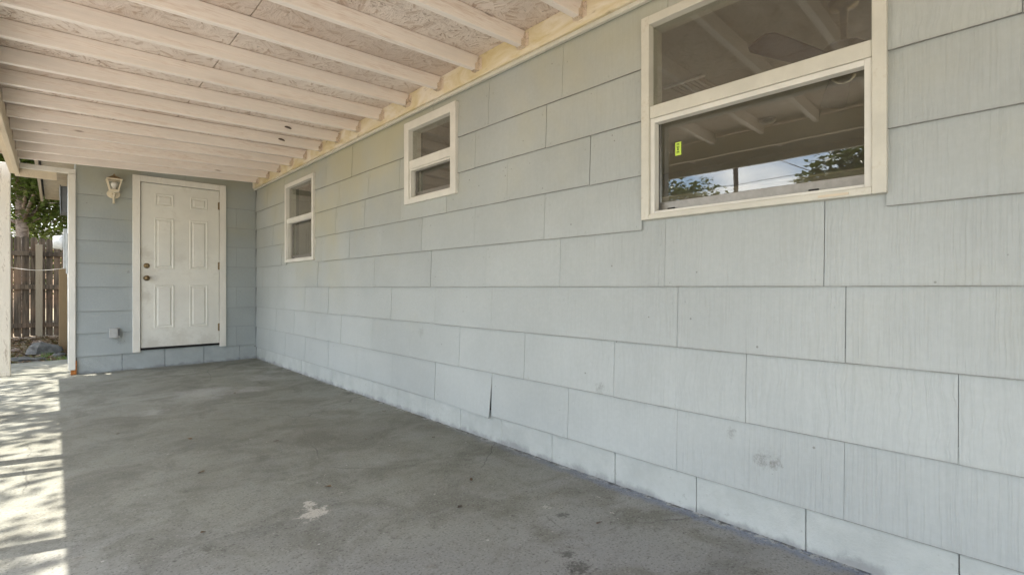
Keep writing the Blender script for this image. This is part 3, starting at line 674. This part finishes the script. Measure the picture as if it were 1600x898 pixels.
m = MB(); m.prism([(0.448, B - 0.0485, 0.376), (0.448, B - 0.062, 0.380), (0.448, B - 0.066, 0.486), (0.448, B - 0.0485, 0.497)], (0.078, 0, 0)); op(m, 'cover', 'grey_metal', 0.006)
m = MB(); m.tube([(0.535, B - 0.049, 0.40), (0.535, B - 0.049, 0.48)], 0.006, 8); op(m, 'hinge', 'dark_metal')

# ------------------------------------------------------------------ electrical gear on the side wall behind
eb = empty('breaker_panel', (0.167, 8.6, 2.06)); tag(eb, 'dark grey metal electrical cabinet under the eave behind the end wall', 'electrical box')
m = MB(); m.box(0.062, 0.1665, 8.42, 8.78, 1.90, 2.235); under(m.build('cabinet', 'dark_metal', None, 0.006), eb)
m = MB(); m.prism([(0.056, 8.40, 1.893), (0.061, 8.40, 1.893), (0.061, 8.40, 2.242), (0.048, 8.40, 2.242)], (0, 0.40, 0)); under(m.build('door', 'dark_metal', None, 0.002), eb)
em = empty('electric_meter', (0.167, 8.8, 1.54)); tag(em, 'pale round electric meter on its box below the dark cabinet', 'electric meter')
m = MB(); m.box(0.085, 0.1665, 8.68, 8.94, 1.20, 1.72); under(m.build('meter_box', 'grey_metal', None, 0.006), em)
under(MB().lathe((0.085, 8.81, 1.545), (-1, 0, 0), [(0, .10), (.02, .10), (.03, .088), (.085, .085), (.10, .075), (.101, 0)], 20).build('meter_dome', 'meter', None, 0, True), em)
cdt = MB().tube([(0.135, 8.30, -0.05), (0.135, 8.30, 1.05), (0.135, 8.30, 2.36)], 0.016, 10); tag(cdt.build('conduit', 'meter', None, 0, True), 'pale conduit pipe running up the side wall past the meter', 'pipe')
jb = MB(); jb.box(0.105, 0.1665, 8.18, 8.29, 1.12, 1.62); tag(jb.build('junction_box', 'grey_metal', None, 0.005), 'narrow grey junction box beside the pale conduit', 'electrical box')
rp = MB(); pts = [(-0.345 + (0.45) * t, 7.50 - 0.32 * t, 1.165 - 0.03 * math.sin(math.pi * t)) for t in [i / 12 for i in range(13)]]; tag(rp.tube(pts, 0.0026, 6).build('rope', 'rope', None, 0, True), 'thin white rope strung from the porch post to the wall corner', 'rope')

# ------------------------------------------------------------------ fence, lone post, rubble
fc = empty('fence', (-0.2, 13.6, -0.05)); tag(fc, 'weathered wooden picket fence with rounded tops at the end of the yard', 'fence')
FY = 13.6
def fp(mb, name, mat, bevel=0): return under(mb.build(name, mat, None, bevel), fc)
x = -11.0
while x < 3.0:
    w = 0.103 + rnd.uniform(-.004, .004); h = 1.955 + rnd.uniform(-.03, .02); g = rnd.uniform(.007, .016)
    m = MB(); poly = [(x, FY, -0.03 + rnd.uniform(0, .04)), (x + w, FY, -0.03)]
    poly += [(x + w / 2 + w / 2 * math.cos(t), FY, h - w / 2 + w / 2 * math.sin(t)) for t in [i * math.pi / 8 for i in range(9)]]
    m.prism(poly, (0, 0.018, 0)); o = fp(m, 'picket', 'fence'); x += w + g
for z in (0.20, 0.96, 1.62):
    m = MB(); m.box(-11.0, 3.0, FY - 0.042, FY - 0.003, z - 0.045, z + 0.045); fp(m, 'rail', 'fence', 0.004)
for x in (-9.82, -7.42, -5.02, -2.62, -0.222, 2.18):
    m = MB(); m.box(x - 0.05, x + 0.05, FY - 0.145, FY - 0.045, -0.12, 1.80); fp(m, 'post', 'fence_post', 0.006)
m = MB(); m.box(0.050, 0.150, 10.25, 10.35, -0.12, 1.24); tag(m.build('wooden_post', 'new_wood', None, 0.006), 'yellowish bare wooden post standing alone in front of the fence', 'post')
def rock(name, loc, sz, mat, seed, label, cat, group=None):
    m = MB(); n, k_ = 10, 7
    for i in range(k_ + 1):
        ph = math.pi * i / k_
        for j in range(n):
            th = 2 * math.pi * j / n; p = Vector((math.sin(ph) * math.cos(th), math.sin(ph) * math.sin(th), math.cos(ph)))
            q = p * (1 + 0.45 * mnoise.noise(p * 1.6 + Vector((seed, 0, 0))) + 0.15 * mnoise.noise(p * 4 + Vector((seed, 3, 0))))
            m.v.append((loc[0] + q.x * sz[0], loc[1] + q.y * sz[1], loc[2] + max(q.z, -0.4) * sz[2]))
    for i in range(k_):
        for j in range(n): m.f.append((i * n + j, i * n + (j + 1) % n, (i + 1) * n + (j + 1) % n, (i + 1) * n + j))
    return tag(m.build(name, mat), label, cat, group)
rock('boulder', (-0.115, 10.0, 0.02), (0.21, 0.16, 0.12), 'rock', 1.3, 'big smooth grey boulder lying in the leaf litter', 'rock')
rock('boulder', (-0.33, 9.15, -0.03), (0.24, 0.12, 0.055), 'rock', 4.1, 'flat grey stone at the edge of the slab', 'rock')
rock('boulder', (0.04, 9.4, -0.03), (0.09, 0.08, 0.06), 'rock', 6.1, 'small grey stone in front of the boulder beside the wall', 'rock')
for i in range(26):
    y = rnd.uniform(9.0, 12.6); x = rnd.uniform(-0.75, 0.30) if y > 9.5 else rnd.uniform(-0.02, 0.14); s = rnd.uniform(0.03, 0.085)
    rock('stone', (x, y, -0.045), (s, s * rnd.uniform(.6, 1), s * rnd.uniform(.4, .7)), 'pebble', i * 2.7, 'pale stone scattered among dry leaves before the fence', 'stone', 'stones scattered before the fence')

def scatter_leaves(name, mat, pts, size, seed, flat=False, parent=None, folded=True):
    r = random.Random(seed); v = []; f = []
    for p in pts:
        a = r.uniform(0, 6.283); tilt = r.uniform(-.5, .5) if flat else r.gauss(0.0, 0.7); s = size * r.uniform(.6, 1.3)
        d = Vector((math.cos(a), math.sin(a), math.sin(tilt) * (0.5 if flat else 0.9))).normalized()
        sd = d.cross(Vector((r.gauss(0, .35), r.gauss(0, .35), 1))).normalized() * s * 0.34; up = sd.cross(d).normalized() * s * 0.10
        p = Vector(p); o = len(v)
        v += [tuple(p), tuple(p + d * s * .45 + sd + up), tuple(p + d * s), tuple(p + d * s * .45 - sd + up)]
        f += [(o, o + 1, o + 2), (o, o + 2, o + 3)]
    m = MB(); m.v = v; m.f = f; return m.build(name, mat, parent)
lit = [(rnd.uniform(-1.6, 0.9), rnd.uniform(8.8, 13.5), -0.05 + rnd.random() ** 2 * 0.05) for _ in range(4200)]
tag(scatter_leaves('leaf_litter', 'litter', lit, 0.075, 3, True), 'brown dry leaves covering the soil before the fence', 'leaves', kind='stuff')
m = MB()
for i in range(900):
    cx, cy, r_ = rnd.choice([(-0.42, 9.4, .20), (-0.36, 9.2, .16), (0.02, 9.1, .12), (-0.05, 9.6, .1), (0.08, 8.9, .05)])
    x = rnd.gauss(cx, r_ * .6); y = rnd.gauss(cy, r_ * .8); h = rnd.uniform(.03, .10); a = rnd.uniform(0, 6.28); l = rnd.uniform(.01, .05)
    o = len(m.v); c_, s_ = math.cos(a), math.sin(a)
    m.v += [(x - s_ * .004, y + c_ * .004, -.06), (x + s_ * .004, y - c_ * .004, -.06), (x + c_ * l, y + s_ * l, -.06 + h)]; m.f.append((o, o + 1, o + 2))
tag(m.build('grass', 'grass'), 'tufts of green grass at the edge of the slab', 'grass', kind='stuff')
# bits blown onto the porch floor
bits = [(0.30, 4.05), (0.62, 3.62), (0.55, 2.92), (1.0, 3.2), (0.95, 2.3), (1.18, 4.9), (1.28, 1.7), (1.5, 1.9), (1.08, 0.93), (1.75, 2.6), (1.84, 3.4), (0.42, 2.2), (1.6, 1.2), (1.42, 2.85)]
for i, (x, y) in enumerate(bits):
    s = rnd.uniform(.008, .02); a = rnd.uniform(0, 3.14); m = MB(); n = 7; e = Vector((math.cos(a), math.sin(a), 0)); q = Vector((-e.y, e.x, 0))
    ring = [Vector((x, y, 0.003)) + e * s * math.cos(t) + q * s * .35 * math.sin(t) * (1 + .3 * rnd.random()) + Vector((0, 0, .006 * rnd.random())) for t in [2 * math.pi * k_ / n for k_ in range(n)]]
    m.prism(ring, (0, 0, 0.0015)); tag(m.build('fallen_leaf', 'litter' if i % 3 else 'pole'), 'small dry brown leaf lying on the grey porch floor', 'leaf', 'dry leaves on the porch floor')

# ------------------------------------------------------------------ trees, pole, neighbour
def tree(name, label, base, top, tr, blobs, mat, lsize, dens, seed, lean=(0, 0), group=None):
    r = random.Random(seed); root = empty(name, base); tag(root, label, 'tree', group)
    b = Vector(base); m = MB(); pts = []; rr = []
    for i in range(8):
        t = i / 7; pts.append(b + Vector((lean[0] * t + .05 * math.sin(4 * t), lean[1] * t + .05 * math.cos(3 * t), top * t))); rr.append(tr * (1.25 - .55 * t) if i else tr * 1.45)
    m.tube(pts, rr, 12); tip = pts[-1]; lv = []
    for (c, rad) in blobs:
        c = Vector(c); st_ = pts[r.choice([4, 5, 6])]; mid = st_.lerp(c, .5) + Vector((r.uniform(-.2, .2), r.uniform(-.2, .2), .15)); m.tube([st_, mid, c], [tr * .42, tr * .26, tr * .08], 7)
        for q in range(5):
            e = c + Vector((r.gauss(0, 1) * rad[0] * .6, r.gauss(0, 1) * rad[1] * .6, r.gauss(0, 1) * rad[2] * .5)); m.tube([mid.lerp(c, r.random()), e], [tr * .12, tr * .04], 5)
        n = int(dens * rad[0] * rad[1] * rad[2]); cl = []
        for q in range(max(4, n // 26)):
            u = Vector((r.gauss(0, 1), r.gauss(0, 1), r.gauss(0, 1))).normalized() * (r.random() ** .45); cl.append(c + Vector((u.x * rad[0], u.y * rad[1], u.z * rad[2])))
        for q in range(n):
            p = r.choice(cl); lv.append(p + Vector((r.gauss(0, .17), r.gauss(0, .17), r.gauss(0, .12))))
    under(m.build('trunk', 'bark', None, 0, True), root)
    under(scatter_leaves('crown', mat, lv, lsize, seed + 1), root); return root
tree('shade_tree', 'leafy green tree with mottled trunk just behind the wooden fence', (-0.56, 15.3, -0.06), 4.2, 0.108,
     [((0.0, 14.9, 3.5), (1.0, .8, .9)), ((-0.9, 15.4, 4.0), (1.0, .9, .9)), ((0.35, 14.6, 2.75), (.7, .6, .55)), ((0.9, 15.6, 3.9), (1.0, .9, 1.1)), ((0.0, 15.6, 5.2), (1.5, 1.2, 1.0)), ((-0.25, 15.2, 2.95), (.6, .5, .5)), ((0.45, 15.3, 2.3), (.6, .4, .45)), ((-0.2, 16.6, 2.5), (.8, .5, .5)), ((0.9, 16.0, 2.6), (.7, .5, .6)), ((-1.2, 16.4, 2.5), (.6, .5, .6)), ((0.1, 14.3, 3.3), (.9, .5, .7)), ((-0.9, 16.5, 3.2), (1.0, .8, 1.0)), ((0.2, 17.2, 3.6), (1.2, .9, 1.3)), ((-0.4, 14.2, 4.2), (1.2, .9, .7)), ((-0.2, 12.6, 4.6), (1.3, 1.2, .6)), ((-0.9, 11.0, 4.9), (1.2, 1.3, .6))], 'leaf', 0.12, 3000, 11)
tree('shade_tree', 'tall thin-leaved tree standing over the driveway beside the porch', (-3.3, 6.9, -0.06), 4.6, 0.12,
     [((-2.2, 6.0, 5.0), (1.0, 1.2, .7)), ((-2.5, 7.6, 5.2), (1.0, 1.1, .8)), ((-2.9, 5.4, 5.9), (.9, .9, .6)), ((-3.4, 7.0, 6.3), (1.2, 1.2, .8)), ((-2.0, 8.4, 4.6), (.8, .9, .6)), ((-2.3, 9.4, 5.0), (.9, .9, .6)), ((-2.6, 4.6, 5.6), (.7, .8, .35)), ((-2.9, 3.6, 6.4), (.7, .7, .3)), ((-2.4, 3.9, 5.7), (.5, .6, .3)), ((-2.6, 2.9, 6.2), (.6, .5, .25)), ((-2.3, 5.0, 5.3), (.6, .6, .3))], 'leaf', 0.12, 620, 21, (0.2, 0))
tree('shade_tree', 'broad leafy tree at the side of the yard before the fence', (-3.6, 11.6, -0.06), 4.3, 0.15,
     [((-1.7, 9.6, 4.8), (.9, .9, .5)), ((-1.6, 11.0, 4.9), (1.0, 1.0, .5)), ((-1.8, 12.6, 5.0), (1.1, 1.1, .6)), ((-2.7, 10.3, 5.6), (1.1, 1.1, .6)), ((-2.7, 12.0, 5.8), (1.2, 1.2, .6)), ((-1.9, 14.2, 5.3), (1.2, 1.0, .6)), ((-2.6, 13.4, 6.0), (1.2, 1.2, .6)), ((-1.2, 13.4, 4.4), (.9, .8, .4))], 'leaf', 0.13, 2800, 51)
for (tx, ty, sc, lb, sd_) in ((0.7, 19.5, 1.0, 'full green tree behind the neighbour side of the fence post', 61), (-2.4, 20.0, 1.15, 'rounded green tree beyond the fence in front of the peach house', 71),
        (-6.5, 18.5, 1.2, 'broad green tree beyond the far stretch of fence', 81), (-10.5, 17.5, 1.1, 'green tree at the free end of the fence', 91)):
    tree('shade_tree', lb, (tx, ty, -0.06), 2.6 * sc, 0.14, [((tx + dx * sc, ty + dy, zz * sc), (1.3 * sc, 1.0, 1.0 * sc)) for dx, dy, zz in ((-.9, 0, 2.3), (.9, .3, 2.4), (0, -.3, 3.4), (-.3, .5, 4.3), (.7, 0, 1.6), (-.8, .2, 1.5))], 'leaf', 0.17, 560, sd_)
tree('shade_tree', 'low round dark tree across the driveway, mirrored in the wide window', (-10.3, 7.4, -0.06), 2.6, 0.13,
     [((-10.3, 7.6, 3.45), (1.2, 1.2, .9)), ((-9.7, 6.9, 3.15), (.9, .9, .8)), ((-11.0, 8.3, 3.35), (1.1, 1.1, .9))], 'leaf_dark', 0.17, 1000, 31)
tree('shade_tree', 'taller dark tree across the driveway right of the utility pole', (-11.5, 3.6, -0.06), 3.0, 0.15,
     [((-11.5, 3.4, 3.7), (1.3, 1.2, 1.2)), ((-11.2, 2.6, 3.2), (1.1, 1.1, 1.1)), ((-11.6, 1.8, 4.0), (1.2, 1.2, 1.0)), ((-11.4, 0.4, 3.6), (1.3, 1.3, 1.2)), ((-11.2, -.8, 3.4), (1.2, 1.2, 1.1))], 'leaf_dark', 0.2, 2200, 41)
up = empty('utility_pole', (-16.6, 8.5, -0.06)); tag(up, 'dark wooden utility pole across the driveway', 'utility pole')
under(MB().tube([(-16.6, 8.5, -0.1), (-16.6, 8.5, 8.0)], [0.11, 0.08], 10).build('pole', 'pole', None, 0, True), up)
m = MB(); m.box(-16.66, -16.54, 7.5, 9.5, 7.3, 7.42); under(m.build('crossarm', 'pole'), up)
for yy, zz, l in ((7.7, 7.45, 'upper overhead wire from the utility pole, on the near end of its crossarm'), (9.3, 7.45, 'upper overhead wire from the utility pole, on the far end of its crossarm'), (8.5, 5.2, 'lower overhead wire hung from the shaft of the utility pole')):
    pts = [(-16.6 + 0.15 * (yy == 8.5), yy + 40 * (t - .5) * 1.0, zz + 2.2 * (t - .5) ** 2) for t in [i / 16 for i in range(17)]]
    tag(MB().tube(pts, 0.012, 5).build('overhead_wire', 'wire'), l, 'wire')
nh = empty('neighbour_house', (-2, 37, -0.06)); tag(nh, 'peach stucco house with grey roof beyond the fence', 'house')
m = MB(); m.box(-7, 5, 34, 40, -0.06, 2.95); under(m.build('wall', 'peach'), nh)
m = MB(); m.prism([(-7.5, 33.4, 2.96), (-7.5, 40.6, 2.96), (-7.5, 37, 4.2)], (13, 0, 0)); under(m.build('roof', 'roof'), nh)
m = MB(); m.box(-7.5, 5.5, 33.36, 33.399, 2.85, 3.0); under(m.build('fascia', 'cream'), nh)

# ------------------------------------------------------------------ inside: ceiling fan, vent, detector
fx, fy, fz = 3.03, 0.69, 2.10
fan = empty('ceiling_fan', (fx, fy, RZ1)); tag(fan, 'brown five blade ceiling fan hanging in the room behind the wide window', 'ceiling fan')
def cf(mb, name, mat, smooth=True): return under(mb.build(name, mat, None, 0, smooth), fan)
cf(MB().lathe((fx, fy, RZ1), (0, 0, -1), [(0, .07), (.03, .065), (.045, .02), (.2, .014)], 18), 'canopy', 'fan_metal')
cf(MB().lathe((fx, fy, fz + 0.13), (0, 0, -1), [(0, .02), (.01, .08), (.04, .115), (.06, .12), (.075, .115), (.085, .12), (.10, .115), (.13, .10), (.15, .05), (.151, 0)], 24), 'motor', 'fan_metal')
cf(MB().lathe((fx, fy, fz - 0.02), (0, 0, -1), [(0, .05), (.03, .055), (.05, .03), (.06, 0)], 16), 'light_hub', 'fan_metal')
for k_ in range(5):
    a = R(18 + 72 * k_); e = Vector((math.cos(a), math.sin(a), 0)); q = Vector((-e.y, e.x, 0)); o = Vector((fx, fy, fz))
    poly = [o + e * u + q * w + Vector((0, 0, w * .2)) for u, w in ((.16, -.05), (.40, -.062), (.62, -.068), (.66, -.045), (.66, .045), (.62, .068), (.40, .062), (.16, .05))]
    b_ = MB().prism(poly, (0, 0, .007)); bl = cf(b_, 'blade', 'fan_wood', False)
    m = MB(); p0 = o + e * .09; p1 = o + e * .20; m.hexa([p0 - q * .015 + Vector((0, 0, .009)), p1 - q * .03 + Vector((0, 0, .009)), p1 + q * .03 + Vector((0, 0, .016)), p0 + q * .015 + Vector((0, 0, .016))], [p0 - q * .015 + Vector((0, 0, .016)), p1 - q * .03 + Vector((0, 0, .014)), p1 + q * .03 + Vector((0, 0, .024)), p0 + q * .015 + Vector((0, 0, .022))]); cf(m, 'blade_arm', 'fan_metal', False)
vt = empty('ceiling_vent', (3.5, 1.75, RZ1)); tag(vt, 'slatted air vent in the room ceiling behind the wide window', 'vent')
for i in range(8):
    m = MB(); m.box(3.36, 3.66, 1.62 + i * .035, 1.635 + i * .035, RZ1 - .012, RZ1 - .001); under(m.build('slat', 'room'), vt)
m = MB(); m.box(3.33, 3.359, 1.59, 1.91, RZ1 - .014, RZ1 - .001); m.box(3.661, 3.69, 1.59, 1.91, RZ1 - .014, RZ1 - .001); under(m.build('frame', 'plastic'), vt)
sd = empty('smoke_detector', (4.66, 1.64, RZ1)); tag(sd, 'round white smoke detector on the room ceiling behind the wide window', 'smoke detector')
under(MB().lathe((4.66, 1.64, RZ1 - .001), (0, 0, -1), [(0, .07), (.012, .07), (.03, .055), (.036, .03), (.0365, 0)], 18).build('housing', 'plastic', None, 0, True), sd)
